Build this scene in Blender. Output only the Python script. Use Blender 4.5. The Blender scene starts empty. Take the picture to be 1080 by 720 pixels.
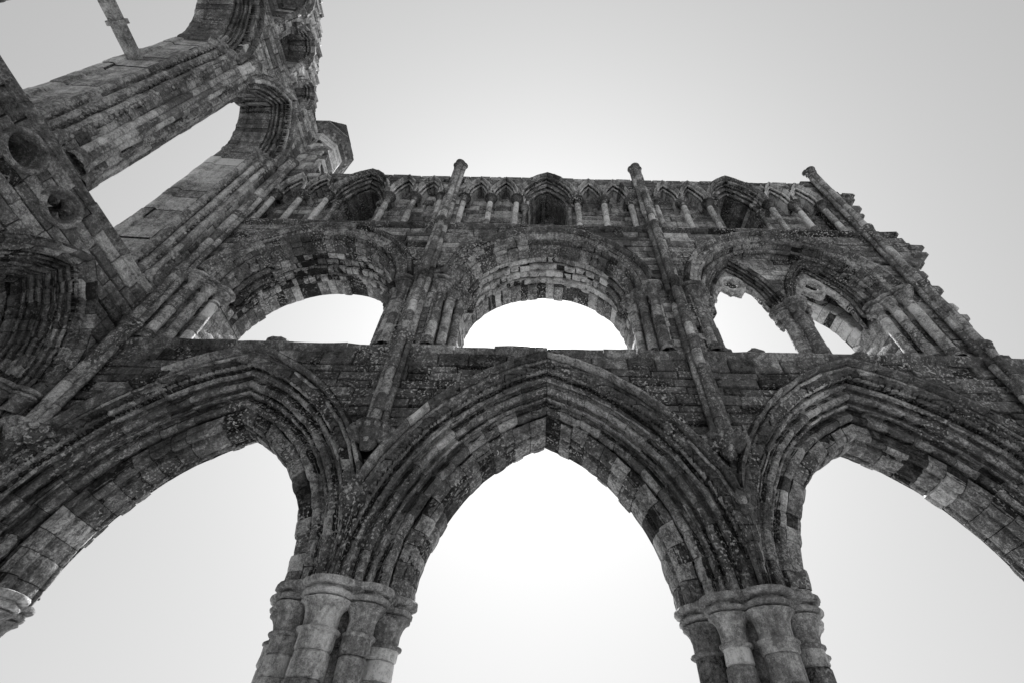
import bpy, math, random
from mathutils import Vector, noise
random.seed(7)
R = random.uniform
PI = math.pi
col = bpy.context.scene.collection
WALL_Y, END_X = 6.5, -8.5

# ------------------------------------------------------------------ materials
def stone_material(name, dark=0.016, mid=0.16, light=0.82, lichen=0.95, bump=1.0, streak=0.5):
    m = bpy.data.materials.new(name); m.use_nodes = True
    nt = m.node_tree; nt.nodes.clear(); N = nt.nodes.new; L = nt.links.new
    out = N('ShaderNodeOutputMaterial'); b = N('ShaderNodeBsdfPrincipled')
    b.inputs['Roughness'].default_value = 0.88
    b.inputs['Specular IOR Level'].default_value = 0.25
    L(b.outputs[0], out.inputs[0])
    geo = N('ShaderNodeNewGeometry')
    at = N('ShaderNodeAttribute'); at.attribute_name = 'tone'
    def nz(scale, det, rough=0.6, dist=0.0):
        n = N('ShaderNodeTexNoise'); n.inputs['Scale'].default_value = scale
        n.inputs['Detail'].default_value = det; n.inputs['Roughness'].default_value = rough
        n.inputs['Distortion'].default_value = dist
        L(geo.outputs['Position'], n.inputs['Vector']); return n.outputs['Fac']
    def mt(op, a, bb, clamp=False):
        n = N('ShaderNodeMath'); n.operation = op; n.use_clamp = clamp
        for i, x in enumerate((a, bb)):
            if isinstance(x, (int, float)): n.inputs[i].default_value = x
            else: L(x, n.inputs[i])
        return n.outputs[0]
    big, med, fine = nz(0.55, 5), nz(4.5, 8, 0.68, 0.6), nz(22, 6, 0.7)
    v = mt('ADD', at.outputs['Fac'], mt('MULTIPLY', mt('SUBTRACT', big, 0.5), 0.6))
    v = mt('ADD', v, mt('MULTIPLY', mt('SUBTRACT', med, 0.5), 0.95))
    v = mt('ADD', v, mt('MULTIPLY', mt('SUBTRACT', fine, 0.5), 0.85))
    mp = N('ShaderNodeMapping'); mp.inputs['Scale'].default_value = (1, 1, 0.13)
    L(geo.outputs['Position'], mp.inputs['Vector'])
    st = N('ShaderNodeTexNoise'); st.inputs['Scale'].default_value = 5.5; st.inputs['Detail'].default_value = 5
    st.inputs['Roughness'].default_value = 0.65; L(mp.outputs[0], st.inputs['Vector'])
    v = mt('ADD', v, mt('MULTIPLY', mt('SUBTRACT', st.outputs['Fac'], 0.5), streak))
    pit = N('ShaderNodeTexVoronoi'); pit.inputs['Scale'].default_value = 26; L(geo.outputs['Position'], pit.inputs['Vector'])
    grain = nz(75, 4, 0.75)
    v = mt('ADD', v, mt('MULTIPLY', mt('SUBTRACT', grain, 0.5), 0.8))
    v = mt('ADD', mt('MULTIPLY', mt('SUBTRACT', v, 0.46), 1.22), 0.48, True)
    ramp = N('ShaderNodeValToRGB'); cr = ramp.color_ramp
    cr.elements[0].position = 0.0; cr.elements[0].color = (dark,)*3 + (1,)
    cr.elements[1].position = 1.0; cr.elements[1].color = (light,)*3 + (1,)
    e = cr.elements.new(0.5); e.color = (mid,)*3 + (1,)
    L(v, ramp.inputs[0])
    # lichen: pale crusts in colonies
    colony = nz(0.9, 3); spots = nz(21, 3, 0.55)
    lm = mt('MULTIPLY', mt('MULTIPLY', mt('SUBTRACT', spots, 0.56), 18, True),
            mt('MULTIPLY', mt('SUBTRACT', colony, 0.45), 6, True), True)
    mix = N('ShaderNodeMixRGB'); mix.inputs[2].default_value = (0.66, 0.66, 0.66, 1)
    L(mt('MULTIPLY', lm, lichen), mix.inputs[0]); L(ramp.outputs[0], mix.inputs[1])
    L(mix.outputs[0], b.inputs['Base Color'])
    bp = N('ShaderNodeBump'); bp.inputs['Strength'].default_value = bump
    bp.inputs['Distance'].default_value = 0.05
    h = mt('ADD', mt('MULTIPLY', med, 0.9), mt('ADD', mt('MULTIPLY', fine, 0.45), mt('ADD', mt('MULTIPLY', grain, 0.3), mt('MULTIPLY', mt('MINIMUM', pit.outputs['Distance'], 0.45), 0.8))))
    L(h, bp.inputs['Height']); L(bp.outputs[0], b.inputs['Normal'])
    return m

STONE = stone_material('weathered_sandstone')
PIERST = stone_material('pier_sandstone', 0.02, 0.26, 0.8, 0.4, 0.8, 0.9)
ENDST = stone_material('end_wall_sandstone', 0.02, 0.18, 0.82, 0.6)

# ------------------------------------------------------------------ mesh builder
class MB:
    def __init__(s): s.v = []; s.f = []; s.t = []
    def add(s, verts, faces, tone):
        o = len(s.v); s.v += [tuple(x) for x in verts]
        for f in faces: s.f.append(tuple(i + o for i in f)); s.t.append(tone)
    def build(s, name, mat, parent=None, wear=0.012, angle=38, base=None):
        me = bpy.data.meshes.new(name)
        org = base if base is not None else (world_loc(parent) if parent else Vector((0, 0, 0)))
        vs = []
        for p in s.v:
            q = Vector(p)
            n1 = noise.noise_vector(q * 2.3); n2 = noise.noise_vector(q * 9.0)
            q = q + n1 * wear + n2 * wear * 0.6
            vs.append(q - org)
        me.from_pydata(vs, [], s.f)
        a = me.attributes.new('tone', 'FLOAT', 'FACE'); a.data.foreach_set('value', s.t)
        me.materials.append(mat)
        me.polygons.foreach_set('use_smooth', [True] * len(me.polygons))
        me.set_sharp_from_angle(angle=math.radians(angle))
        me.update()
        o = bpy.data.objects.new(name, me); col.objects.link(o)
        if parent: o.parent = parent
        else: o.location = org
        return o

def world_loc(o):
    p = Vector((0, 0, 0))
    while o is not None: p = p + o.location; o = o.parent
    return p

def thing(name, loc, label, cat, group=None):
    o = bpy.data.objects.new(name, None); o.location = loc; o.empty_display_size = 0.3
    col.objects.link(o); o['label'] = label; o['category'] = cat; o['kind'] = 'thing'
    if group: o['group'] = group
    return o

def tone(mu=0.42, sd=0.17):
    t = random.gauss(mu, sd*0.5)
    r = random.random()
    if r < 0.04: t -= 0.17
    elif r > 0.965: t += 0.15
    return min(1, max(0, t))

def PM(a, v, z): return (a, WALL_Y + v, z)          # main wall: along, depth behind face, height
def PE(a, v, z): return (END_X - v, a, z)           # end wall

# ------------------------------------------------------------------ ashlar
def block(mb, P, a0, a1, z0, z1, v, depth, t, ch=0.012, top=True):
    j = lambda: R(-0.006, 0.006)
    f = [(a0+ch+j(), v+j(), z0+ch+j()), (a1-ch+j(), v+j(), z0+ch+j()), (a1-ch+j(), v+j(), z1-ch+j()), (a0+ch+j(), v+j(), z1-ch+j())]
    m = [(a0, v+ch*1.2, z0), (a1, v+ch*1.2, z0), (a1, v+ch*1.2, z1), (a0, v+ch*1.2, z1)]
    b = [(a0, v+depth, z0), (a1, v+depth, z0), (a1, v+depth, z1), (a0, v+depth, z1)]
    fs = [(0, 1, 2, 3)]
    for i in range(4):
        k = (i+1) % 4
        fs += [(i, k, 4+k, 4+i), (4+i, 4+k, 8+k, 8+i)]
    fs.append((11, 10, 9, 8))
    mb.add([P(*x) for x in f+m+b], fs, t)

def plain(mb, P, a0, a1, z0, z1, v0, v1, t):
    c = [(a, v, z) for v in (v0, v1) for z in (z0, z1) for a in (a0, a1)]
    mb.add([P(*x) for x in c], [(0, 1, 3, 2), (4, 5, 7, 6), (0, 1, 5, 4), (2, 3, 7, 6), (0, 2, 6, 4), (1, 3, 7, 5)], t)

def cover(hole, a0, a1, z0, z1, n=5):
    c = 0
    for i in range(n):
        for k in range(n):
            if hole(a0+(a1-a0)*i/(n-1), z0+(z1-z0)*k/(n-1)): c += 1
    return c / (n*n)

def clipped(mb, P, a0, a1, z0, z1, v, depth, t, hole, lvl):
    c = cover(hole, a0, a1, z0, z1)
    if c == 0: plain(mb, P, a0, a1, z0, z1, v, v+depth, t); return
    if c == 1: return
    if lvl == 0:
        if c < 0.5: plain(mb, P, a0, a1, z0, z1, v, v+depth, t)
        return
    am, zm = (a0+a1)/2, (z0+z1)/2
    if (a1-a0) > 1.6*(z1-z0): q = [(a0, am, z0, z1), (am, a1, z0, z1)]
    else: q = [(a0, am, z0, zm), (am, a1, z0, zm), (a0, am, zm, z1), (am, a1, zm, z1)]
    for x in q: clipped(mb, P, *x, v, depth, t, hole, lvl-1)

def ashlar(mb, P, a0, a1, z0, z1, v, hole=lambda a, z: False, missing=lambda a, z: False,
           depth=0.22, hmin=0.24, hmax=0.36, lmin=0.35, lmax=0.95, mu=0.42, sd=0.17, core=None, rough=0.012):
    z = z0
    while z < z1 - 0.02:
        h = R(hmin, hmax)
        if z + h > z1 - hmin*0.6: h = z1 - z
        a = a0 - R(0, lmax*0.6)
        while a < a1 - 0.01:
            l = R(lmin, lmax)
            s, e = max(a, a0), min(a+l, a1)
            a += l
            if e - s < 0.05 or missing((s+e)/2, z+h/2): continue
            t = tone(mu, sd); vv = v + R(-rough, rough)
            if random.random() < 0.04: vv += R(0.03, 0.07)
            g = R(0.004, 0.012)
            c = cover(hole, s, e, z, z+h)
            if c == 1: continue
            if c == 0: block(mb, P, s+g, e-g, z+g, z+h-g, vv, depth, t, R(0.01, 0.032))
            else: clipped(mb, P, s+g, e-g, z+g, z+h-g, vv, depth, t, hole, 4)
        z += h
    if core:
        v0, v1 = core
        n = max(1, int((a1-a0)/0.8)); k = max(1, int((z1-z0)/0.8))
        for i in range(n):
            for q in range(k):
                s, e = a0+(a1-a0)*i/n, a0+(a1-a0)*(i+1)/n
                b, u = z0+(z1-z0)*q/k, z0+(z1-z0)*(q+1)/k
                clipped(mb, P, s, e, b, u, v0+0.02, v1-v0-0.02, 0.1, lambda x, y: hole(x, y) or missing(x, y), 4)

# ------------------------------------------------------------------ arches
def roll(r, v, rad, a0, a1, n=7):
    return [(r+rad*math.cos(math.radians(a0+(a1-a0)*i/(n-1))), v+rad*math.sin(math.radians(a0+(a1-a0)*i/(n-1)))) for i in range(n)]

SEQ = ((('f', .10), ('h', .24), ('r', .34), ('h', .18), ('r', .14)),
       (('r', .17), ('h', .20), ('r', .27), ('h', .22), ('f', .14)),
       (('f', .08), ('h', .26), ('r', .40), ('h', .26)),
       (('r', .30), ('h', .22), ('r', .26), ('h', .22)))
def order(r1, r0, v0, v1, rho=0, kind=None):
    """one order of an arch: rolls and deep hollows along the chamfer from (r1, v0) to (r0, v1)"""
    L = math.hypot(r0-r1, v1-v0); ur, uv = (r0-r1)/L, (v1-v0)/L; nr, nv = uv, -ur
    seq = SEQ[order.k % 4 if kind is None else kind]; order.k += 1
    p = []; q = 0.0
    for (c, l) in seq:
        if c == 'f': pts = ((0.02, -0.015), (0.98, -0.015))
        elif c == 'h': pts = ((0.04, 0.0), (0.12, 0.55*l), (0.33, 1.0*l), (0.67, 1.02*l), (0.88, 0.55*l), (0.96, 0.0))
        else: pts = ((0.06, 0.12*l), (0.0, -0.12*l), (0.10, -0.40*l), (0.32, -0.60*l), (0.5, -0.66*l), (0.68, -0.60*l), (0.90, -0.40*l), (1.0, -0.12*l), (0.94, 0.12*l))
        for (a, d) in pts:
            x = (q+a*l)*L; d *= L
            p.append((r1+ur*x+nr*d, v0+uv*x+nv*d))
        q += l
    return p
order.k = 0

def sweep(mb, P, ac, zs, c, prof, nv, t0=0.0, t1=1.0, sides=(-1, 1), clampw=None, jr=0.008, jv=0.008, gap=0.006,
          sub=3, mu=0.42, sd=0.18, backing=True, taper=0.0, breakj=0.0):
    """voussoirs swept along a two-centred arch: centre offset c beyond the axis, prof = [(r, v)]"""
    n = len(prof)
    rref = sum(p[0] for p in prof)/n
    L = rref*math.acos(min(1, c/rref))
    def pt(side, r, v, t):
        th = math.acos(max(-1, min(1, c/r)))*t
        x = r*math.cos(th)-c; z = r*math.sin(th)
        if clampw is not None: x = min(x, clampw)
        return P(ac+side*max(x, 0), v, zs+z)
    for side in sides:
        cuts = [0.0]
        while cuts[-1] < 1: cuts.append(cuts[-1]+R(0.75, 1.3)/nv)
        cuts = [x/cuts[-1] for x in cuts]
        for i in range(len(cuts)-1):
            a, b = cuts[i], cuts[i+1]
            if b <= t0 or a >= t1: continue
            a, b = max(a, t0), min(b, t1)
            if breakj and (b >= t1 or a <= t0): pass
            g = gap/L
            t = tone(mu, sd*0.85)
            dr, dv = random.gauss(0, jr), random.gauss(0, jv)
            if random.random() < 0.12: dr += R(0, 2.5)*jr
            vs = []
            for k in range(sub+1):
                tt = a+g+(b-a-2*g)*k/sub
                pin = 0.010 if k in (0, sub) else 0.0    # worn arrises at the joints
                for (r, v) in prof:
                    vs.append(pt(side, r+dr+pin*R(0.6, 1.6), v+dv, min(tt, 1)))
            fs = []
            for k in range(sub):
                for q in range(n-1):
                    fs.append((k*n+q, k*n+q+1, (k+1)*n+q+1, (k+1)*n+q))
            # end faces
            e = len(vs); r1 = max(p[0] for p in prof); vmx = max(p[1] for p in prof)
            for k, tt in ((0, a+g), (sub, b-g)):
                vs.append(pt(side, r1+0.05, vmx+0.02, min(tt, 1)))
                fs.append(tuple(range(k*n, k*n+n)) + (len(vs)-1,))
            mb.add(vs, fs, t)
        if backing:
            m = 14; vs = []
            for k in range(m+1):
                for (r, v) in prof: vs.append(pt(side, r+0.022, v+0.012, t0+(t1-t0)*k/m))
            fs = [(k*n+q, k*n+q+1, (k+1)*n+q+1, (k+1)*n+q) for k in range(m) for q in range(n-1)]
            mb.add(vs, fs, 0.12)

def jamb(mb, P, ac, side, c, prof, z0, z1, ch=0.34, mu=0.42, sd=0.18, jr=0.007):
    n = len(prof); z = z0
    while z < z1-0.02:
        h = R(0.8, 1.25)*ch
        if z+h > z1-ch*0.6: h = z1-z
        dr, dv = random.gauss(0, jr), random.gauss(0, jr)
        vs = []
        lv = (0.004, 0.03, h-0.03, h-0.004)
        for k, q in enumerate(lv):
            pin = 0.010 if k in (0, 3) else 0
            for (r, v) in prof: vs.append(P(ac+side*(r-c+dr+pin), v+dv, z+q))
        fs = [(k*n+q, k*n+q+1, (k+1)*n+q+1, (k+1)*n+q) for k in range(3) for q in range(n-1)]
        mb.add(vs, fs, tone(mu, sd)); z += h
    vs = [P(ac+side*(r-c+0.022), v+0.01, zz) for zz in (z0, z1) for (r, v) in prof]
    mb.add(vs, [(q, q+1, n+q+1, n+q) for q in range(n-1)], 0.12)

def studs(mb, P, ac, zs, c, r, v, size, step, sides=(-1, 1), t0=0.0, t1=1.0, keep=0.8, mu=0.6, jamb_z=None):
    """dog-tooth: little pyramids along an arch or a jamb"""
    for side in sides:
        if jamb_z:
            n = int((jamb_z[1]-jamb_z[0])/step)
            pts = [(r-c, zs*0+jamb_z[0]+(i+0.5)*step, (1, 0), (0, 1)) for i in range(n)]
        else:
            thm = math.acos(min(1, c/r)); n = int(r*thm*(t1-t0)/step); pts = []
            for i in range(n):
                th = thm*(t0+(t1-t0)*(i+0.5)/n)
                pts.append((r*math.cos(th)-c, zs+r*math.sin(th), (math.cos(th), math.sin(th)), (-math.sin(th), math.cos(th))))
        on = True
        for (x, z, er, et) in pts:
            if random.random() < 0.12: on = random.random() < keep
            if not on: continue
            s = size*R(0.9, 1.1); q = []
            for (dx, dt) in ((-1, 0), (0, -1), (1, 0), (0, 1)):
                q.append(P(ac+side*(x+s*(dx*er[0]+dt*et[0])), v+0.004, z+s*(dx*er[1]+dt*et[1])))
            q.append(P(ac+side*x, v-s*0.9, z))
            mb.add(q, [(0, 1, 4), (1, 2, 4), (2, 3, 4), (3, 0, 4)], tone(mu, 0.12))

# ------------------------------------------------------------------ shafts
def lathe(mb, ctr, prof, n=16, t=0.5, chip=0.0, closed=False):
    """prof = [(radius, height)] about a vertical axis at ctr=(x, y) (or along axis frame)"""
    vs = []
    for (r, h) in prof:
        for k in range(n):
            a = 2*PI*k/n
            x, y = ctr[0]+r*math.cos(a), ctr[1]+r*math.sin(a)
            if chip:
                q = r*(1-chip*max(0.0, noise.noise(Vector((x*6.5, y*6.5, h*7)))-0.12)-chip*0.5*max(0.0, noise.noise(Vector((x*16, y*16, h*17)))))
                x, y = ctr[0]+q*math.cos(a), ctr[1]+q*math.sin(a)
            vs.append((x, y, h))
    m = len(prof)
    fs = [(i*n+k, i*n+(k+1) % n, (i+1)*n+(k+1) % n, (i+1)*n+k) for i in range(m-1) for k in range(n)]
    if closed: fs += [tuple(range(n))[::-1], tuple(range((m-1)*n, m*n))]
    mb.add(vs, fs, t)

def drums(mb, ctr, rad, z0, z1, h=0.32, n=16, mu=0.45, sd=0.17, jr=0.004):
    z = z0
    while z < z1-0.01:
        d = R(0.7, 1.3)*h
        if z+d > z1-h*0.5: d = z1-z
        r = rad+random.gauss(0, jr); dx, dy = random.gauss(0, jr), random.gauss(0, jr)
        c = min(0.020, rad*0.12)
        lathe(mb, (ctr[0]+dx, ctr[1]+dy), [(rad*0.8, z), (r-c, z+0.003), (r, z+c*1.3), (r, z+d/2), (r, z+d-c*1.3), (r-c, z+d-0.003), (rad*0.8, z+d)], n, tone(mu, sd), 0.10 if rad > 0.15 else 0.0)
        z += d

def capital(mb, ctr, rs, rt, z0, z1, n=18, mu=0.4, chip=0.18):
    """moulded bell capital: necking ring, bell, roll, abacus"""
    h = z1-z0; t = tone(mu, 0.10); d = rt-rs
    lathe(mb, ctr, [(rs*0.9, z0-0.03*h), (rs*1.10, z0-0.01*h), (rs*1.19, z0+0.02*h), (rs*1.19, z0+0.05*h), (rs*1.08, z0+0.08*h), (rs*0.95, z0+0.09*h), (rs*0.94, z0+0.30*h),
                    (rs+d*0.05, z0+0.44*h), (rs+d*0.30, z0+0.54*h), (rs+d*0.56, z0+0.585*h), (rs+d*0.58, z0+0.61*h), (rs+d*0.25, z0+0.63*h), (rs+d*0.15, z0+0.65*h)], n, t, chip)
    t = tone(mu-0.03, 0.12)
    lathe(mb, ctr, [(rs+d*0.05, z0+0.64*h), (rs+d*0.55, z0+0.66*h), (rs+d*0.74, z0+0.69*h), (rs+d*0.78, z0+0.73*h), (rs+d*0.66, z0+0.77*h), (rs+d*0.30, z0+0.785*h),
                    (rs+d*0.28, z0+0.84*h), (rs+d*0.82, z0+0.86*h), (rt, z0+0.885*h), (rt*1.02, z0+0.93*h), (rt*1.0, z0+0.98*h), (rt*0.9, z1), (0.01, z1)], n, t, chip)

def basemould(mb, ctr, rs, z0, h, n=18):
    lathe(mb, ctr, [(rs*1.5, z0), (rs*1.5, z0+0.25*h), (rs*1.4, z0+0.4*h), (rs*1.15, z0+0.5*h), (rs*1.1, z0+0.62*h), (rs*1.3, z0+0.75*h), (rs*1.25, z0+0.9*h), (rs*1.0, z0+h)], n, tone(0.45, 0.1))

def blob(mb, ctr, rx, ry, rz, seed, n=10, m=7, amp=0.3, t=0.4):
    vs = []; fs = []
    for i in range(m+1):
        ph = PI*i/m
        for k in range(n):
            a = 2*PI*k/n
            d = Vector((math.sin(ph)*math.cos(a), math.sin(ph)*math.sin(a), math.cos(ph)))
            s = 1+amp*noise.noise(d*2.2+Vector((seed*3.1, seed, -seed)))
            vs.append((ctr[0]+d.x*rx*s, ctr[1]+d.y*ry*s, ctr[2]+d.z*rz*s))
    for i in range(m):
        for k in range(n): fs.append((i*n+k, i*n+(k+1) % n, (i+1)*n+(k+1) % n, (i+1)*n+k))
    mb.add(vs, fs, t)

def arch_in(ac, zs, c, r, base=None):
    def f(a, z):
        d = abs(a-ac)
        if z >= zs: return (d+c)**2+(z-zs)**2 < r*r
        return base is not None and z >= base and d < r-c
    return f

# ================================================================== MAIN WALL
CEN = [-5.53, 0.2, 6.0]
BND = [-8.43, -2.68, 3.1, 8.9]
HALF = 2.9
SPR, C_ARC = 4.04, 1.288
wall = thing('arcade_wall', (0.2, WALL_Y, 0.0),
             'tall ruined abbey wall of three stacked arcades with the low sun behind its middle arch', 'ruined wall')

# right-hand broken edge of the wall (z, x)
EDGE = [(3.9, 12.2), (8.46, 12.2), (8.47, 9.45), (9.6, 9.15), (11.2, 9.25), (12.05, 9.6), (12.65, 9.85), (13.2, 9.7), (13.6, 9.25), (14.3, 9.15), (15.5, 9.55), (16.3, 9.4), (16.9, 9.0)]
def edge_x(z):
    for (z0, x0), (z1, x1) in zip(EDGE, EDGE[1:]):
        if z0 <= z <= z1: return x0+(x1-x0)*(z-z0)/(z1-z0)
    return 9.0
gone = lambda a, z: a > edge_x(z)+0.25*noise.noise(Vector((a*2, z*3.1, 5)))

# --- storey 1: arcade
arc_holes = [arch_in(x, SPR, C_ARC, 4.16) for x in CEN] + [arch_in(11.8, SPR, C_ARC, 4.16)]
hole1 = lambda a, z: any(h(a, z) for h in arc_holes) or z < SPR
mb = MB()
ashlar(mb, PM, -8.9, 12.2, SPR, 8.32, 0.0, hole1, core=(0.04, 1.85), mu=0.34, sd=0.13, hmin=0.17, hmax=0.27, lmin=0.28, lmax=0.85, rough=0.02)
mb.build('spandrel_masonry', STONE, wall)

def arcade_arch(xc, broken=False):
    # body: inner order; sub-parts: hood, outer orders
    mb = MB()
    inner = [(3.50, 0.66), (3.36, 0.66)] + roll(3.33, 0.74, 0.075, -60, -250, 8) + [(3.32, 0.86), (3.245, 0.9), (3.235, 1.0), (3.225, 1.05), (3.235, 1.1), (3.245, 1.2), (3.32, 1.22)] \
        + roll(3.33, 1.31, 0.06, 250, 60, 6) + [(3.5, 1.36)]
    sweep(mb, PM, xc, SPR, C_ARC, inner, 13, clampw=HALF, jr=0.018, jv=0.016, sub=4, mu=0.48, sd=0.14)
    edge = [(3.46, 1.33), (3.375, 1.335), (3.36, 1.35), (3.355, 1.46), (3.37, 1.48), (3.6, 1.49)]
    sweep(mb, PM, xc, SPR, C_ARC, edge, 17, t0=0.03, clampw=HALF, jr=0.022, jv=0.02, sub=2, gap=0.008, mu=0.5, sd=0.2)
    a = mb.build('arcade_arch', STONE, wall)
    mb = MB()
    sweep(mb, PM, xc, SPR, C_ARC, [(4.35, 0.05), (4.365, -0.02), (4.36, -0.11), (4.38, -0.16), (4.42, -0.165), (4.445, -0.12), (4.44, -0.05), (4.46, 0.0), (4.46, 0.05)][::-1], 9, t0=0.2, clampw=HALF-0.03, jr=0.006, gap=0.004, mu=0.45)
    mb.build('hood_mould', STONE, a)
    specs = [(4.33, 4.04, -0.01, 0.26, 0), (4.05, 3.76, 0.25, 0.50, 0), (3.77, 3.47, 0.49, 0.72, 0)]
    for i, (r1, r0, v0, v1, rho) in enumerate(specs):
        mb = MB()
        p = order(r1, r0, v0, v1, 0, (1, 0, 2)[i])
        sweep(mb, PM, xc, SPR, C_ARC, p, 10+i, clampw=HALF, jr=0.006, jv=0.006, sub=4, gap=0.005, mu=0.47, sd=0.18)
        mb.build('arch_order', STONE, a)
    mb = MB()                                       # orders of the far face
    back = [(3.5, 1.36), (3.62, 1.38), (3.64, 1.58), (3.9, 1.6), (3.92, 1.83), (4.35, 1.86)]
    sweep(mb, PM, xc, SPR, C_ARC, back, 11, clampw=HALF, jr=0.012, jv=0.01)
    mb.build('rear_order', STONE, a)
    return a
ARC = [arcade_arch(x) for x in CEN]

# label stops (little carved heads where two hoods meet)
for x in BND[1:3]:
    mb = MB()
    blob(mb, (x, WALL_Y-0.10, 5.28), 0.12, 0.10, 0.15, x, t=0.45)
    blob(mb, (x-0.05, WALL_Y-0.17, 5.2), 0.06, 0.06, 0.07, x+2, t=0.6)
    blob(mb, (x+0.05, WALL_Y-0.16, 5.36), 0.07, 0.06, 0.06, x+4, t=0.35)
    blob(mb, (x, WALL_Y-0.12, 5.08), 0.09, 0.08, 0.1, x+5, t=0.4)
    mb.build('label_stop', STONE, wall, wear=0.02)

# ledge above the arcade
mb = MB()
a = -8.45
while a < 12.1:
    l = R(0.5, 1.3); e = min(a+l, 12.2)
    z1 = 8.46+random.gauss(0, 0.012); z0 = 8.36+R(-0.01, 0.01); d = -0.08+random.gauss(0, 0.015)
    prof = [(0.02, z0-0.10), (-0.03, z0-0.06), (-0.05, z0-0.02), (d, z0+0.02), (d-0.01, z0+0.05), (d, z1-0.02), (d+0.04, z1), (1.85, z1+0.01)]
    vs = []
    for k in range(5):
        x = a+0.004+(e-a-0.008)*k/4
        for (v, z) in prof: vs.append(PM(x, v+0.02*noise.noise(Vector((x*5, z*7, 1))), z+0.025*noise.noise(Vector((x*4, v*3, 3)))))
    n = len(prof)
    mb.add(vs, [(k*n+q, k*n+q+1, (k+1)*n+q+1, (k+1)*n+q) for k in range(4) for q in range(n-1)] + [tuple(range(n)), tuple(range(4*n, 5*n))], tone(0.45, 0.1))
    a = e
plain(mb, PM, -8.5, 12.2, 8.30, 8.425, 0.03, 1.84, 0.2)
mb.build('gallery_ledge', STONE, wall, wear=0.02)

# --- storey 2: gallery
GZ = 10.65
gal_holes = [arch_in(x, GZ, 0.0, 2.44, 8.4) for x in CEN]
hole2 = lambda a, z: any(h(a, z) for h in gal_holes)
mb = MB()
ashlar(mb, PM, -8.6, 10.2, 8.45, 13.16, 0.0, hole2, gone, core=(0.04, 1.75), hmin=0.16, hmax=0.28, mu=0.46, sd=0.2)
# broken toothing at the right-hand end of the wall
for k in range(26):
    z = R(8.6, 16.4); x = edge_x(z)+R(-0.25, 0.1)
    v_ = R(0, 0.8); block(mb, PM, x, x+R(0.15, 0.35), z, z+R(0.1, 0.2), v_, R(0.2, 0.45), tone(0.45), 0.03)
for (z, x) in ((13.22, 9.4), (12.55, 9.7), (15.6, 9.35), (12.2, 9.6)):
    plain(mb, PM, x, x+0.35, z, z+0.12, -0.08, 0.25, 0.4)
mb.build('gallery_masonry', STONE, wall, wear=0.016)

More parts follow.
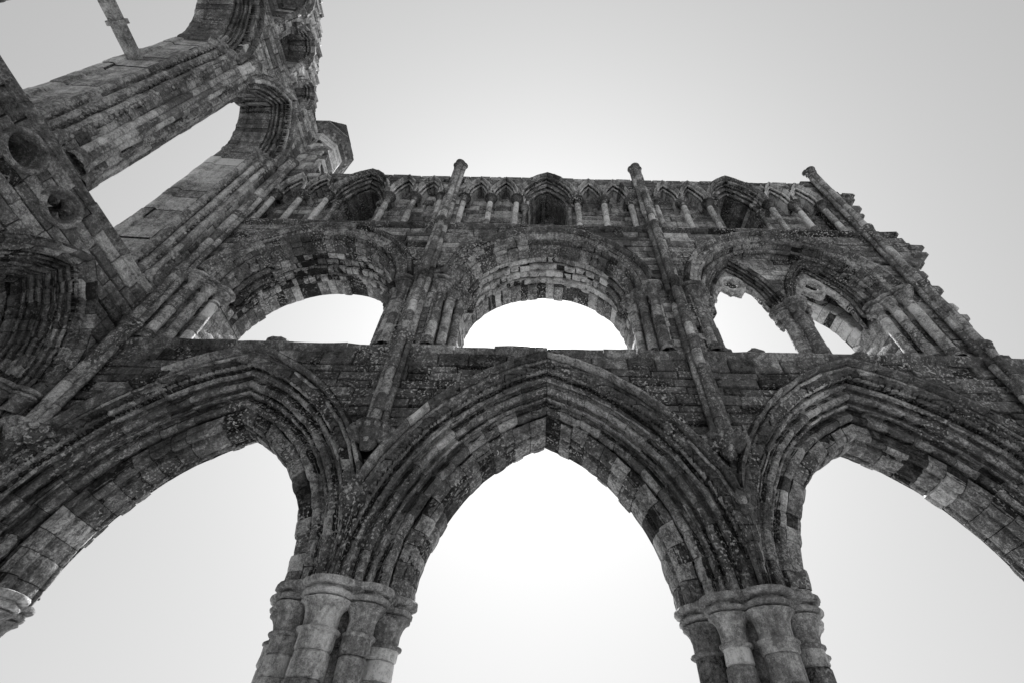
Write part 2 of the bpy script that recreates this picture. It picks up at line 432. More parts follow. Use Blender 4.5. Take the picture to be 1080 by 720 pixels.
def gallery_arch(i, xc):
    mb = MB()
    g2 = [(2.16, 0.05), (2.13, 0.2)] + roll(2.06, 0.24, 0.06, 10, -250, 8) + [(2.02, 0.36), (1.99, 0.42), (1.97, 0.5)]
    sweep(mb, PM, xc, GZ, 0.0, g2, 11, jr=0.008, jv=0.008)
    a = mb.build('gallery_arch', STONE, wall)
    mb = MB()
    sweep(mb, PM, xc, GZ, 0.0, [(2.52, 0.03), (2.55, -0.05), (2.52, -0.12), (2.46, -0.13), (2.42, -0.07), (2.40, 0.0)], 8, t0=0.06, jr=0.006, gap=0.004, mu=0.4)
    mb.build('hood_mould', STONE, a)
    mb = MB()                                       # carved lozenge band
    sweep(mb, PM, xc, GZ, 0.0, [(2.41, 0.0), (2.40, -0.02), (2.37, -0.025), (2.36, 0.005), (2.22, 0.008), (2.21, -0.02), (2.17, -0.02), (2.15, 0.01), (2.15, 0.06)], 10, jr=0.007, mu=0.48)
    studs(mb, PM, xc, GZ, 0.0, 2.325, 0.002, 0.055, 0.10, keep=0.7, mu=0.55)
    studs(mb, PM, xc, GZ, 0.0, 2.255, 0.002, 0.055, 0.10, keep=0.7, mu=0.55)
    mb.build('carved_band', STONE, a)
    if i < 2:
        # surviving stumps of the inner arches
        for sd_ in (-1, 1):
            mb = MB(); tt = ((0.47, 0.34), (0.22, 0.42))[sd_ > 0][i]
            for k, r in enumerate((2.08, 1.98, 1.88)):
                p = roll(r-0.03, 0.46+0.15*k, 0.065, 60, -240, 8) + [(r+0.05, 0.56+0.15*k), (r-0.08, 0.6+0.15*k)]
                sweep(mb, PM, xc, GZ, 0.0, p, 10, t1=tt-0.035*k, sides=(sd_,), jr=0.004, jv=0.003, mu=0.35)
            mb.build('broken_inner_arch', STONE, a)
        # rubble or ashlar vault left behind
        mb = MB()
        rr = 0.03 if i == 0 else 0.012
        nseg = 17 if i == 0 else 12
        for k in range(4):
            v0, v1 = 0.5+0.2*k, 0.5+0.2*(k+1)
            base = 2.09 + (0.05*math.sin(k*1.7) if i == 0 else 0)
            sweep(mb, PM, xc, GZ-0.10-0.05*k, 0.0, [(base+0.1, v0+0.006), (base, v0+0.02), (base-0.004, (v0+v1)/2), (base, v1-0.02), (base+0.1, v1-0.006)], nseg+k, jr=rr, jv=0.01, gap=0.008 if i == 0 else 0.002, mu=0.6 if i == 0 else 0.66, sd=0.16 if i == 0 else 0.09)
        mb.build('vault_soffit', STONE, a, wear=0.03 if i == 0 else 0.012)
    mb = MB()                                       # rear arch, whole or as two stumps
    zr = GZ-0.33
    rear = [(2.4, 1.26), (2.12, 1.28), (2.09, 1.31), (2.085, 1.5), (2.09, 1.74), (2.5, 1.76)]
    if i < 2: sweep(mb, PM, xc, zr, 0.0, rear, 14, jr=0.016, jv=0.02, mu=0.52, gap=0.007)
    else:
        sweep(mb, PM, xc, zr, 0.0, rear, 14, t1=0.62, sides=(1,), jr=0.012, jv=0.02, mu=0.7)
        mb.build('rear_arch', STONE, a); mb = MB()
        sweep(mb, PM, xc, zr, 0.0, rear, 14, t1=0.2, sides=(-1,), jr=0.012, jv=0.02, mu=0.55)
    mb.build('rear_arch', STONE, a)
    for s in (-1, 1):                               # stepped jambs
        mb = MB()
        jamb(mb, PM, xc, s, 0.0, [(2.56, -0.015), (2.52, -0.01), (2.50, 0.18), (2.36, 0.20), (2.34, 0.40), (2.18, 0.42), (2.16, 0.60), (2.08, 0.64), (2.08, 1.0), (2.085, 1.25), (2.09, 1.74), (2.4, 1.76)], 8.46, GZ, mu=0.5)
        mb.build('jamb', STONE, a)
    for s in (-1, 1):
        for k, (d, v) in enumerate(((2.43, 0.04), (2.23, 0.25), (2.05, 0.47))):
            mb = MB(); c = PM(xc+s*d, v, 0)
            drums(mb, c, 0.105, 8.74, GZ-0.36, 0.4, 14, mu=0.55)
            basemould(mb, c, 0.10, 8.5, 0.26, 12)
            sh = mb.build('jamb_shaft', STONE, a, wear=0.006)
            mb = MB(); capital(mb, c, 0.115, 0.275, GZ-0.48, GZ+0.03, 16, mu=0.5)
            if k == 2:                              # carved leaves on the innermost capital
                for q in range(7):
                    an = 2*PI*q/7
                    blob(mb, (c[0]+0.18*math.cos(an), c[1]+0.18*math.sin(an), GZ-0.17+R(-.03, .03)), 0.06, 0.06, 0.07, q+xc, 7, 5, t=0.5)
            mb.build('capital', STONE, sh, wear=0.012)
    return a
GAL = [gallery_arch(i, x) for i, x in enumerate(CEN)]
GAL[0]['label'] = 'wide round gallery arch with a rough rubble vault behind'
GAL[1]['label'] = 'wide round gallery arch with a smooth vault and the sun below it'
GAL[2]['label'] = 'round gallery arch still filled with two pointed sub-arches and tracery'

# gallery bay with its tracery still standing
xc = CEN[2]; SZ, SC = 10.5, 1.8
subs = [xc-1.03, xc+1.03]
sub_holes = [arch_in(x, SZ, SC, SC+0.9, 8.4) for x in subs]
mb = MB()
inside = arch_in(xc, GZ, 0.0, 2.06)
ashlar(mb, PM, xc-2.1, xc+2.1, SZ, 12.8, 0.42, lambda a, z: any(h(a, z) for h in sub_holes) or not inside(a, max(z, GZ)), hmin=0.16, hmax=0.26, depth=0.3, mu=0.55, sd=0.2)
plain(mb, PM, xc-0.035, xc+0.035, SZ, 12.75, 0.5, 0.7, 0.3); mb.build('tympanum', STONE, GAL[2])
for n_, x in enumerate(subs):
    mb = MB()
    p1 = [(SC+1.0, 0.42), (SC+1.0, 0.36), (SC+0.96, 0.34), (SC+0.93, 0.37)] + order(SC+0.92, SC+0.80, 0.37, 0.50, 0, 3)
    sweep(mb, PM, x, SZ, SC, p1, 7, jr=0.005, jv=0.005, mu=0.36)
    s = mb.build('sub_arch', STONE, GAL[2])
    for (r1, r0, v0, v1, rho) in ((SC+0.80, SC+0.68, 0.50, 0.63, 2),):
        mb = MB(); sweep(mb, PM, x, SZ, SC, order(r1, r0, v0, v1, 0, rho), 7, jr=0.005, jv=0.005, mu=0.36); mb.build('arch_order', STONE, s)
    mb = MB()
    sweep(mb, PM, x, SZ, SC, [(SC+0.68, 0.63), (SC+0.70, 0.80), (SC+0.82, 0.84), (SC+0.95, 1.0), (SC+1.05, 1.02)], 7, jr=0.01, mu=0.45); mb.build('rear_order', STONE, s)
    # plate tracery: pierced quatrefoil over two lost lights
    mb = MB(); qz = 11.68; g = 0.026
    ins = arch_in(x, SZ, SC, SC+0.72)
    def keep(a, z):
        if not ins(a, z): return False
        dx, dz = a-x, z-qz
        for k in range(4):
            an = k*PI/2
            if (dx-0.125*math.cos(an))**2+(dz-0.125*math.sin(an))**2 < 0.1**2: return False
        if dx*dx+dz*dz < 0.1**2: return False
        for q in (-1, 1):                               # heads of the two lights
            if arch_in(x+q*0.31, 10.9, 0.5, 0.75, 9)(a, z): return False
        low = 11.22 + 0.14*noise.noise(Vector((a*4, 7.7, n_))) - (0.0 if abs(dx) < 0.36 else 0.25)
        return z > low
    na, nz_ = int(1.5/g), int(1.9/g)
    grid = [[keep(x-0.75+g*(i+.5), 10.42+g*(k+.5)) for k in range(nz_)] for i in range(na)]
    V0, V1 = 0.60, 0.69
    for i in range(na):
        for k in range(nz_):
            if not grid[i][k]: continue
            a0, z0 = x-0.75+g*i, 10.42+g*k; a1, z1 = a0+g, z0+g
            nb = lambda p, q: 0 <= p < na and 0 <= q < nz_ and grid[p][q]
            t = 0.62
            mb.add([PM(a0, V0, z0), PM(a1, V0, z0), PM(a1, V0, z1), PM(a0, V0, z1)], [(0, 1, 2, 3)], t)
            mb.add([PM(a0, V1, z0), PM(a1, V1, z0), PM(a1, V1, z1), PM(a0, V1, z1)], [(0, 1, 2, 3)], t)
            if not nb(i-1, k): mb.add([PM(a0, V0, z0), PM(a0, V1, z0), PM(a0, V1, z1), PM(a0, V0, z1)], [(0, 1, 2, 3)], t)
            if not nb(i+1, k): mb.add([PM(a1, V0, z0), PM(a1, V1, z0), PM(a1, V1, z1), PM(a1, V0, z1)], [(0, 1, 2, 3)], t)
            if not nb(i, k-1): mb.add([PM(a0, V0, z0), PM(a1, V0, z0), PM(a1, V1, z0), PM(a0, V1, z0)], [(0, 1, 2, 3)], t)
            if not nb(i, k+1): mb.add([PM(a0, V0, z1), PM(a1, V0, z1), PM(a1, V1, z1), PM(a0, V1, z1)], [(0, 1, 2, 3)], t)
    tr = mb.build('plate_tracery', STONE, s)
    mb = MB()
    for k in range(24):                                 # ring round the quatrefoil
        pr = roll(0.275, 0.595, 0.042, 0, -180, 6)
        vs = [PM(x+r*math.cos(2*PI*(k+q)/24), v, qz+r*math.sin(2*PI*(k+q)/24)) for q in (0, 1) for (r, v) in pr]
        mb.add(vs, [(j, j+1, 6+j+1, 6+j) for j in range(5)], 0.75)
    for q in (-1, 1):
        sweep(mb, PM, x+q*0.31, 10.9, 0.5, roll(0.785, 0.60, 0.04, 20, -200, 6), 3, t0=0.5, jr=0.003, jv=0.002, backing=False, mu=0.7)
    mb.build('tracery_moulding', STONE, s, wear=0.006)
# middle column of that bay
mb = MB()
colc = PM(xc, 0.52, 0)
for (dx, dy, r) in ((0, -0.2, 0.13), (-0.19, 0, 0.14), (0.19, 0, 0.14), (0, 0.2, 0.13), (0, 0, 0.2)):
    drums(mb, (colc[0]+dx, colc[1]+dy), r, 8.46, 10.1, 0.36, 14, mu=0.55)
c_ = mb.build('gallery_column', STONE, GAL[2], wear=0.008)
mb = MB()
for (dx, dy) in ((0, -0.2), (-0.19, 0), (0.19, 0), (0, 0.2)):
    capital(mb, (colc[0]+dx, colc[1]+dy), 0.14, 0.30, 9.96, SZ+0.03, 16, mu=0.5)
for q in range(9):
    an = 2*PI*q/9
    blob(mb, (colc[0]+0.34*math.cos(an), colc[1]+0.34*math.sin(an), 10.2+R(-.03, .05)), 0.07, 0.07, 0.08, q, 7, 5, t=0.5)
mb.build('capital', STONE, c_, wear=0.014)

# string course between gallery and clerestory
mb = MB(); a = -8.4
while a < 9.6:
    l = R(0.7, 1.4); e = min(a+l, 9.65)
    prof = [(0.02, 13.14), (-0.05, 13.16), (-0.12, 13.21), (-0.13, 13.25), (-0.10, 13.29), (0.0, 13.34), (0.35, 13.36)]
    dv = random.gauss(0, 0.008); n = len(prof)
    vs = [PM(x, v+dv, z) for x in (a+0.004, (a+e)/2, e-0.004) for (v, z) in prof]
    mb.add(vs, [(k*n+q, k*n+q+1, (k+1)*n+q+1, (k+1)*n+q) for k in range(2) for q in range(n-1)] + [tuple(range(n)), tuple(range(2*n, 3*n))], tone(0.33, 0.12))
    a = e
mb.build('string_course', STONE, wall)

# --- storey 3: clerestory
CZ, TOP = 15.15, 16.68
WS, WC = 0.86, 1.0            # window: outer half width, centre offset
LAN = (-2.11, -1.31, 1.31, 2.11)
def hole3(a, z):
    for xc in CEN:
        d = a-xc
        if abs(d) < 2.6 and z < CZ: return True
        if arch_in(xc, CZ, WC, WS+WC-0.1)(a, z): return True
        for l in LAN:
            if arch_in(xc+l, CZ, 1.45, 1.45+0.36)(a, z): return True
    return False
def gone3(a, z):
    if gone(a, z): return True
    return z > 16.6+0.12*noise.noise(Vector((a*1.3, 2.2, 9)))+0.06*noise.noise(Vector((a*6, 4.2, 9)))
mb = MB()
ashlar(mb, PM, -8.6, 10.0, 13.3, TOP+0.06, 0.0, hole3, gone3, depth=0.4, hmin=0.17, hmax=0.27, lmin=0.3, lmax=0.7, mu=0.42, core=(0.04, 0.42))
mb.build('clerestory_masonry', STONE, wall)
winholes = [arch_in(x, CZ-0.25, WC, WC+0.66, 13.2) for x in CEN]
mb = MB()
ashlar(mb, PM, -8.4, 8.8, 13.3, TOP-0.05, 0.40, lambda a, z: any(h(a, z) for h in winholes), gone3, depth=0.3, hmin=0.2, hmax=0.32, mu=0.5, sd=0.16, core=(0.46, 1.4))
mb.build('blind_panel', STONE, wall)

def clerestory_window(xc):
    mb = MB()
    p = [(WC+0.92, -0.10), (WC+0.86, -0.12), (WC+0.82, -0.02)] + order(WC+0.82, WC+0.70, 0.0, 0.2, 0, 3)
    sweep(mb, PM, xc, CZ, WC, p, 6, jr=0.006, mu=0.45)
    w = mb.build('clerestory_window', STONE, wall)
    mb = MB()
    p = [(WC+0.98, 0.19), (WC+0.76, 0.19)] + order(WC+0.74, WC+0.6, 0.2, 0.42, 0, 2) + [(WC+0.58, 0.8), (WC+0.58, 1.36)]
    sweep(mb, PM, xc, CZ-0.2, WC, p, 6, jr=0.006, mu=0.38)
    for s in (-1, 1): jamb(mb, PM, xc, s, WC, [(WC+0.78, 0.40), (WC+0.62, 0.42), (WC+0.58, 0.8), (WC+0.58, 1.36)], 13.34, CZ-0.2, mu=0.35)
    ashlar(mb, PM, xc-0.9, xc+0.9, 13.3, 16.55, 1.30, core=(1.33, 1.5), lmax=0.6, mu=0.45); plain(mb, PM, xc-0.9, xc+0.9, 16.42, 16.62, 0.22, 1.4, 0.35)
    mb.build('window_recess', STONE, w)
    for s in (-1, 1):
        mb = MB(); c = PM(xc+s*0.68, 0.27, 0)
        drums(mb, c, 0.06, 13.36, CZ-0.42, 0.4, 10, mu=0.5)
        sh = mb.build('window_shaft', STONE, w, wear=0.005)
        mb = MB(); capital(mb, c, 0.07, 0.15, CZ-0.45, CZ-0.2, 12); mb.build('capital', STONE, sh, wear=0.01)
for x in CEN: clerestory_window(x)

for xc in CEN:
    for l in LAN:
        mb = MB()
        p = [(1.45+0.46, 0.0), (1.45+0.45, -0.09), (1.45+0.41, -0.11), (1.45+0.38, -0.03)] + order(1.45+0.38, 1.45+0.27, 0.0, 0.2, 0, 3) + [(1.45+0.26, 0.4)]
        sweep(mb, PM, xc+l, CZ, 1.45, p, 4, jr=0.004, jv=0.004, mu=0.62)
        mb.build('blind_lancet', STONE, wall)
    for d in (-2.52, -1.71, -0.92, 0.92, 1.71, 2.52):
        mb = MB(); c = PM(xc+d, 0.08, 0)
        drums(mb, c, 0.085, 13.34, CZ-0.26, 0.42, 12, mu=0.66, sd=0.2)
        basemould(mb, c, 0.085, 13.33, 0.16, 12)
        sh = mb.build('colonnette', STONE, wall, wear=0.006)
        mb = MB(); capital(mb, c, 0.09, 0.2, CZ-0.3, CZ+0.03, 14, mu=0.3); mb.build('capital', STONE, sh, wear=0.01)

# tall wall shafts between the bays
def wall_shaft(x, y, z0, z1, stop='corbel', mids=(8.62, 10.7, 13.28)):
    mb = MB()
    rolls = ((0, -0.07, 0.092), (-0.125, 0.0, 0.066), (0.125, 0.0, 0.066))
    for (dx, dy, r) in rolls: drums(mb, (x+dx, y+dy), r, z0, z1, 0.42, 12, mu=0.5, sd=0.18)
    s = mb.build('wall_shaft', STONE, wall, wear=0.012)
    for z in mids:
        mb = MB()
        for (dx, dy, r) in rolls:
            lathe(mb, (x+dx, y+dy), [(r*0.9, z-0.13), (r*1.25, z-0.1), (r*1.35, z-0.05), (r*1.2, z-0.02), (r*1.55, z+0.01), (r*1.6, z+0.06), (r*1.4, z+0.1), (r*0.9, z+0.12)], 14, tone(0.33, 0.1))
        mb.build('shaft_ring', STONE, s, wear=0.01)
    mb = MB()
    for (dx, dy, r) in rolls: capital(mb, (x+dx, y+dy), r, r*1.75, z1-0.12, z1+0.16, 14, mu=0.35)
    mb.build('capital', STONE, s, wear=0.012)
    mb = MB()                                       # carved corbel at the foot
    for (dx, dy, r) in rolls:
        r *= 1.7; lathe(mb, (x+dx*1.5, y+dy), [(r*0.9, z0+0.02), (r*1.7, z0), (r*1.8, z0-0.06), (r*1.5, z0-0.1), (r*1.3, z0-0.16), (r*0.9, z0-0.24), (0.02, z0-0.3)], 14, tone(0.3, 0.1))
    for q in range(9):
        an = PI+PI*q/8
        blob(mb, (x+0.36*math.cos(an), y+0.06+0.34*math.sin(an), z0-0.07), 0.07, 0.07, 0.06, q+x, 7, 5, t=0.5)
    blob(mb, (x, y-0.02, z0-0.28), 0.13, 0.13, 0.17, x, 10, 7, t=0.35)
    blob(mb, (x, y-0.13, z0-0.27), 0.05, 0.06, 0.06, x+3, 7, 5, t=0.6)
    mb.build('corbel', STONE, s, wear=0.02)
    return s
for x in BND[1:]: wall_shaft(x, WALL_Y-0.10, 6.35 if x < 8 else 5.2, 17.0)

# ================================================================== PIERS
def pier(x, label):
    y = WALL_Y+0.925
    t = thing('clustered_pier', (x, y, 0), label, 'pier', 'clustered piers carrying the arcade')
    mb = MB()
    drums(mb, (x, y), 0.50, 0.3, 3.9, 0.4, 24, mu=0.3)
    lathe(mb, (x, y), [(0.8, 3.9), (0.92, 4.0), (0.92, SPR+0.01), (0.01, SPR+0.012)], 24, 0.35)
    mb.build('core', PIERST, t)
    for k in range(8):
        an = -PI/2+k*PI/4
        maj = k % 2 == 0
        d, r = (0.655, 0.232) if maj else (0.66, 0.182)
        c = (x+d*math.cos(an), y+d*math.sin(an))
        mb = MB()
        drums(mb, c, r, 0.5, 3.5, 0.30, 24, mu=0.62, sd=0.34, jr=0.006)
        basemould(mb, c, r*0.92, 0.1, 0.42, 20)
        s = mb.build('shaft', PIERST, t, wear=0.01)
        mb = MB()
        capital(mb, c, r, r+0.16, 3.46, SPR+0.02, 40, mu=0.5, chip=0.13)
        mb.build('capital', PIERST, s, wear=0.008)
    mb = MB()
    lathe(mb, (x, y), [(1.25, -0.05), (1.25, 0.1), (1.2, 0.13), (0.3, 0.14)], 8, 0.45)
    mb.build('plinth', PIERST, t)
    return t
pier(BND[1], 'clustered stone pier carrying the left foot of the middle pointed arch')
pier(BND[2], 'clustered stone pier carrying the right foot of the middle pointed arch')
pier(-8.36, 'worn pier against the end wall at the outer foot of the leftmost arch')
pier(BND[3], 'clustered stone pier carrying the outer foot of the rightmost arch')

# ================================================================== END WALL
endw = thing('end_wall', (END_X, 2.1, 0.0),
             'high gabled end wall with tall lancet windows, meeting the arcaded wall at left corner', 'ruined wall')
LC = [-0.95, 2.03, 5.0]
LZ, LCC = 6.75, 1.27           # lower lancets
UZ, UC = 16.35, 2.0            # upper lancets
low_holes = [arch_in(a, LZ, LCC, LCC+1.22, 1.5) for a in LC]
up_holes = [arch_in(a, UZ, UC, UC+1.1, 9.85) for a in LC]
rounds = []
for m in (0.65, 3.56):
    rounds += [(m-0.48, 9.31, 0.28, False), (m+0.5, 9.24, 0.27, True)]
rounds += [(6.0, 9.3, 0.01, False)][:0]
hole_r = lambda a, z: any((a-x)**2+(z-zz)**2 < (r+0.03)**2 for (x, zz, r, _) in rounds)
holeE = lambda a, z: any(h(a, z) for h in low_holes) or any(h(a, z) for h in up_holes) or hole_r(a, z)
mb = MB()
ashlar(mb, PE, -2.6, 6.75, 0.0, 9.75, 0.0, holeE, core=(0.04, 1.5), hmin=0.2, hmax=0.3, lmin=0.3, lmax=0.8, mu=0.45, sd=0.16)
mb.build('lower_masonry', ENDST, endw)
mb = MB()
ashlar(mb, PE, -2.6, 6.75, 9.75, 19.0, 0.0, holeE, core=(0.04, 1.5), mu=0.5, sd=0.17)
mb.build('upper_masonry', ENDST, endw)

def string(z, name, d=0.14, a0=-2.6, a1=6.5, breaks=()):
    mb = MB(); a = a0
    while a < a1-0.01:
        l = R(0.6, 1.2); e = min(a+l, a1); dv = random.gauss(0, 0.01)
        prof = [(0.02, z-0.14), (-0.02, z-0.12), (-0.03, z-0.08), (-d*0.8, z-0.055), (-d, z-0.02), (-d*0.8, z+0.015), (0.0, z+0.05), (0.3, z+0.07)]
        n = len(prof)
        vs = [PE(x, v+dv, zz) for x in (a+0.004, (a+e)/2, e-0.004) for (v, zz) in prof]
        if not any(b0 < (a+e)/2 < b1 for (b0, b1) in breaks):
            mb.add(vs, [(k*n+q, k*n+q+1, (k+1)*n+q+1, (k+1)*n+q) for k in range(2) for q in range(n-1)] + [tuple(range(n)), tuple(range(2*n, 3*n))], tone(0.4, 0.14))
        a = e
    mb.build(name, ENDST, endw, wear=0.02)
string(9.86, 'sill_string', 0.09)
string(19.02, 'upper_string', 0.10)

for ac in LC:                                       # tall upper lancets
    mb = MB()
    splay = [(UC+0.80, 0.50), (UC+0.79, 0.52), (UC+0.76, 1.20), (UC+0.71, 1.22), (UC+0.70, 1.28), (UC+0.70, 1.48), (UC+0.9, 1.5)]
    sweep(mb, PE, ac, UZ, UC, splay, 9, jr=0.01, mu=0.45)
    w = mb.build('lancet_window', ENDST, endw)
    for s in (-1, 1):
        mb = MB(); jamb(mb, PE, ac, s, UC, splay, 9.9, UZ, ch=0.42, mu=0.62, sd=0.16, jr=0.01); mb.build('reveal', ENDST, w)
    mb = MB()
    sweep(mb, PE, ac, UZ, UC, [(UC+1.30, 0.0), (UC+1.33, -0.08), (UC+1.28, -0.13), (UC+1.22, -0.1), (UC+1.20, 0.0)], 8, jr=0.006, mu=0.4)
    mb.build('hood_mould', ENDST, w)
    for (r1, r0, v0, v1, rho) in ((1.2, 1.06, 0.0, 0.18, 0.055), (1.06, 0.92, 0.17, 0.35, 0.05), (0.92, 0.79, 0.34, 0.52, 0.045)):
        mb = MB()
        p = order(UC+r1, UC+r0, v0, v1, rho)
        sweep(mb, PE, ac, UZ, UC, p, 9, jr=0.007, mu=0.34)
        for s in (-1, 1): jamb(mb, PE, ac, s, UC, [(UC+r1, v0), (UC+r1-0.02, v0), (UC+r0+0.04, v0+0.02), (UC+r0+0.005, v0+0.06), (UC+r0, v1)], 9.9, UZ, mu=0.42)
        for s in (-1, 1): studs(mb, PE, ac, 0, UC, UC+r1-0.055, v0-0.012, 0.05, 0.15, (s,), mu=0.55, jamb_z=(10.2, UZ-0.3))
        mb.build('arch_order', ENDST, w)
    for s in (-1, 1):
        for (d, v) in ((1.10, 0.10), (0.95, 0.25), (0.82, 0.42)):
            mb = MB(); c = PE(ac+s*d, v-0.02, 0)
            drums(mb, c, 0.07, 10.2, UZ-0.3, 0.4, 12, mu=0.58, sd=0.14)
            basemould(mb, c, 0.09, 9.92, 0.3, 12)
            sh = mb.build('jamb_shaft', ENDST, w, wear=0.008)
            mb = MB(); capital(mb, c, 0.075, 0.18, UZ-0.34, UZ+0.03, 14, mu=0.5); mb.build('capital', ENDST, sh, wear=0.012)
# bowtell shafts on the piers between the lancets
for m in (0.65, 3.55):
    mb = MB()
    for (da, v, r) in ((-0.11, -0.06, 0.075), (0.11, -0.06, 0.075), (0, -0.1, 0.07)):
        drums(mb, PE(m+da, v, 0), r, 10.2, 16.9, 0.34, 12, mu=0.6, sd=0.18)
        basemould(mb, PE(m+da, v, 0), r, 9.95, 0.28, 12)
    s = mb.build('pier_shaft', ENDST, endw, wear=0.008)
    mb = MB()
    for (da, v, r) in ((-0.11, -0.06, 0.075), (0.11, -0.06, 0.075), (0, -0.1, 0.07)):
        capital(mb, PE(m+da, v, 0), r, r*2.1, 16.85, 17.2, 14, mu=0.5)
    mb.build('capital', ENDST, s, wear=0.012)

# stone transom still spanning the middle lancet
mb = MB()
zb = 14.15
for k in range(5):
    a0, a1 = 1.40+0.28*k, 1.40+0.28*(k+1)
    prof = [(1.02, zb-0.13), (1.06, zb-0.02), (1.02, zb+0.13), (1.20, zb+0.15), (1.24, zb), (1.20, zb-0.15)]
    vs = [PE(x, v, z) for x in (a0+0.002, a1-0.002) for (v, z) in prof]
    mb.add(vs, [(q, (q+1) % 6, 6+(q+1) % 6, 6+q) for q in range(6)] + [tuple(range(6)), tuple(range(6, 12))], tone(0.6, 0.08))
for k in range(11):
    a = 1.42+0.125*k
    plain(mb, PE, a, a+0.055, zb+0.1, zb+0.20, 1.17, 1.25, 0.35)
plain(mb, PE, 2.0, 2.1, zb-0.17, zb+0.18, 0.98, 1.26, 0.6)
mb.build('stone_transom', ENDST, endw, wear=0.01)

for ac in LC:                                       # deep lower lancets
    mb = MB()
    inn = [(LCC+0.72, 0.86), (LCC+0.66, 0.9), (LCC+0.60, 1.3), (LCC+0.55, 1.36), (LCC+0.55, 1.48), (LCC+1.0, 1.5)]
    sweep(mb, PE, ac, LZ, LCC, inn, 8, jr=0.008, mu=0.4)
    for s in (-1, 1): jamb(mb, PE, ac, s, LCC, inn, 1.6, LZ, mu=0.45)
    w = mb.build('lower_lancet', ENDST, endw)
    mb = MB()
    sweep(mb, PE, ac, LZ, LCC, [(LCC+1.40, 0.0), (LCC+1.43, -0.09), (LCC+1.37, -0.14), (LCC+1.30, -0.09), (LCC+1.29, 0.0)], 7, jr=0.006, mu=0.35)
    mb.build('hood_mould', ENDST, w)
    sp = ((1.30, 1.18, 0.0, 0.18, 0.05), (1.18, 1.06, 0.16, 0.34, 0.055), (1.06, 0.94, 0.32, 0.5, 0.05), (0.94, 0.82, 0.48, 0.68, 0.055), (0.82, 0.71, 0.66, 0.88, 0.05))
    for (r1, r0, v0, v1, rho) in sp:
        mb = MB(); p = order(LCC+r1, LCC+r0, v0, v1, rho)
        sweep(mb, PE, ac, LZ, LCC, p, 8, jr=0.009, jv=0.008, mu=0.36, sd=0.22)
        for s in (-1, 1): jamb(mb, PE, ac, s, LCC, p, 1.6, LZ, ch=0.36, mu=0.42, sd=0.2)
        mb.build('arch_order', ENDST, w)
    for s in (-1, 1):
        mb = MB()
        for (d, v) in ((1.2, 0.1), (1.0, 0.35), (0.8, 0.62)):
            capital(mb, PE(ac+s*d, v, 0), 0.13, 0.24, LZ-0.4, LZ+0.03, 14, mu=0.45)
        mb.build('capital', ENDST, w, wear=0.02)

# roundels in the spandrels under the sill
def ring(mb, P, a, z, pr, t, n=28):
    m = len(pr)
    for k in range(n):
        if k % 4 == 0: t2 = tone(t, 0.1)
        vs = [P(a+r*math.cos(2*PI*(k+q)/n), v, z+r*math.sin(2*PI*(k+q)/n)) for q in (0, 1) for (r, v) in pr]
        mb.add(vs, [(j, j+1, m+j+1, m+j) for j in range(m-1)], t2)
for (a, z, r, foil) in rounds:
    mb = MB()
    ring(mb, PE, a, z, [(r+0.10, 0.01), (r+0.10, -0.03)] + roll(r+0.05, -0.03, 0.045, 0, -180, 7) + [(r, 0.03), (r, 1.3), (0.001, 1.3)], 0.5)
    w = mb.build('foiled_roundel' if foil else 'roundel', ENDST, endw, wear=0.008)
    if foil:
        mb = MB(); n = 48
        def q(ph):
            best = 0.075
            for k in range(4):
                cx = 0.145; an = ph-k*PI/2
                b = cx*math.cos(an); dd = 0.092**2-(cx*math.sin(an))**2
                if dd > 0: best = max(best, b+math.sqrt(dd))
            return best
        vs = []
        for k in range(n):
            ph = 2*PI*k/n
            for (rr, v) in ((r+0.01, 0.05), (q(ph)+0.01, 0.05), (q(ph), 0.07), (q(ph), 0.2)):
                vs.append(PE(a+rr*math.cos(ph), v, z+rr*math.sin(ph)))
        mb.add(vs, [(k*4+j, k*4+j+1, ((k+1) % n)*4+j+1, ((k+1) % n)*4+j) for k in range(n) for j in range(3)], 0.42)
        mb.build('quatrefoil', ENDST, w, wear=0.01)

# gable storey
def gable_top(a): return 24.6-1.07*abs(a-2.1) if abs(a-2.1) < 4.3 else 20.0
GB = [(2.1, 21.6, 0.72, 1.0), (3.72, 20.55, 0.5, 0.8), (0.48, 20.55, 0.5, 0.8), (5.0, 19.75, 0.32, 0.6), (-0.8, 19.75, 0.32, 0.6)]
gab_holes = [arch_in(a, z, c, c+s+0.06, 19.2) for (a, z, s, c) in GB]
mb = MB()
goneG = lambda a, z: z > gable_top(a)-0.1+0.25*noise.noise(Vector((a*2.5, z*2, 3)))
ashlar(mb, PE, -2.6, 6.7, 19.05, 24.8, 0.02, lambda a, z: any(h(a, z) for h in gab_holes), goneG, core=(0.06, 0.75), hmin=0.18, hmax=0.28, lmin=0.25, lmax=0.6, mu=0.5, sd=0.2, rough=0.02)
ashlar(mb, PE, -2.6, 6.7, 19.05, 24.8, 0.75, lambda a, z: False, goneG, depth=0.5, core=(0.8, 1.4), mu=0.35)
mb.build('gable_masonry', ENDST, endw, wear=0.02)
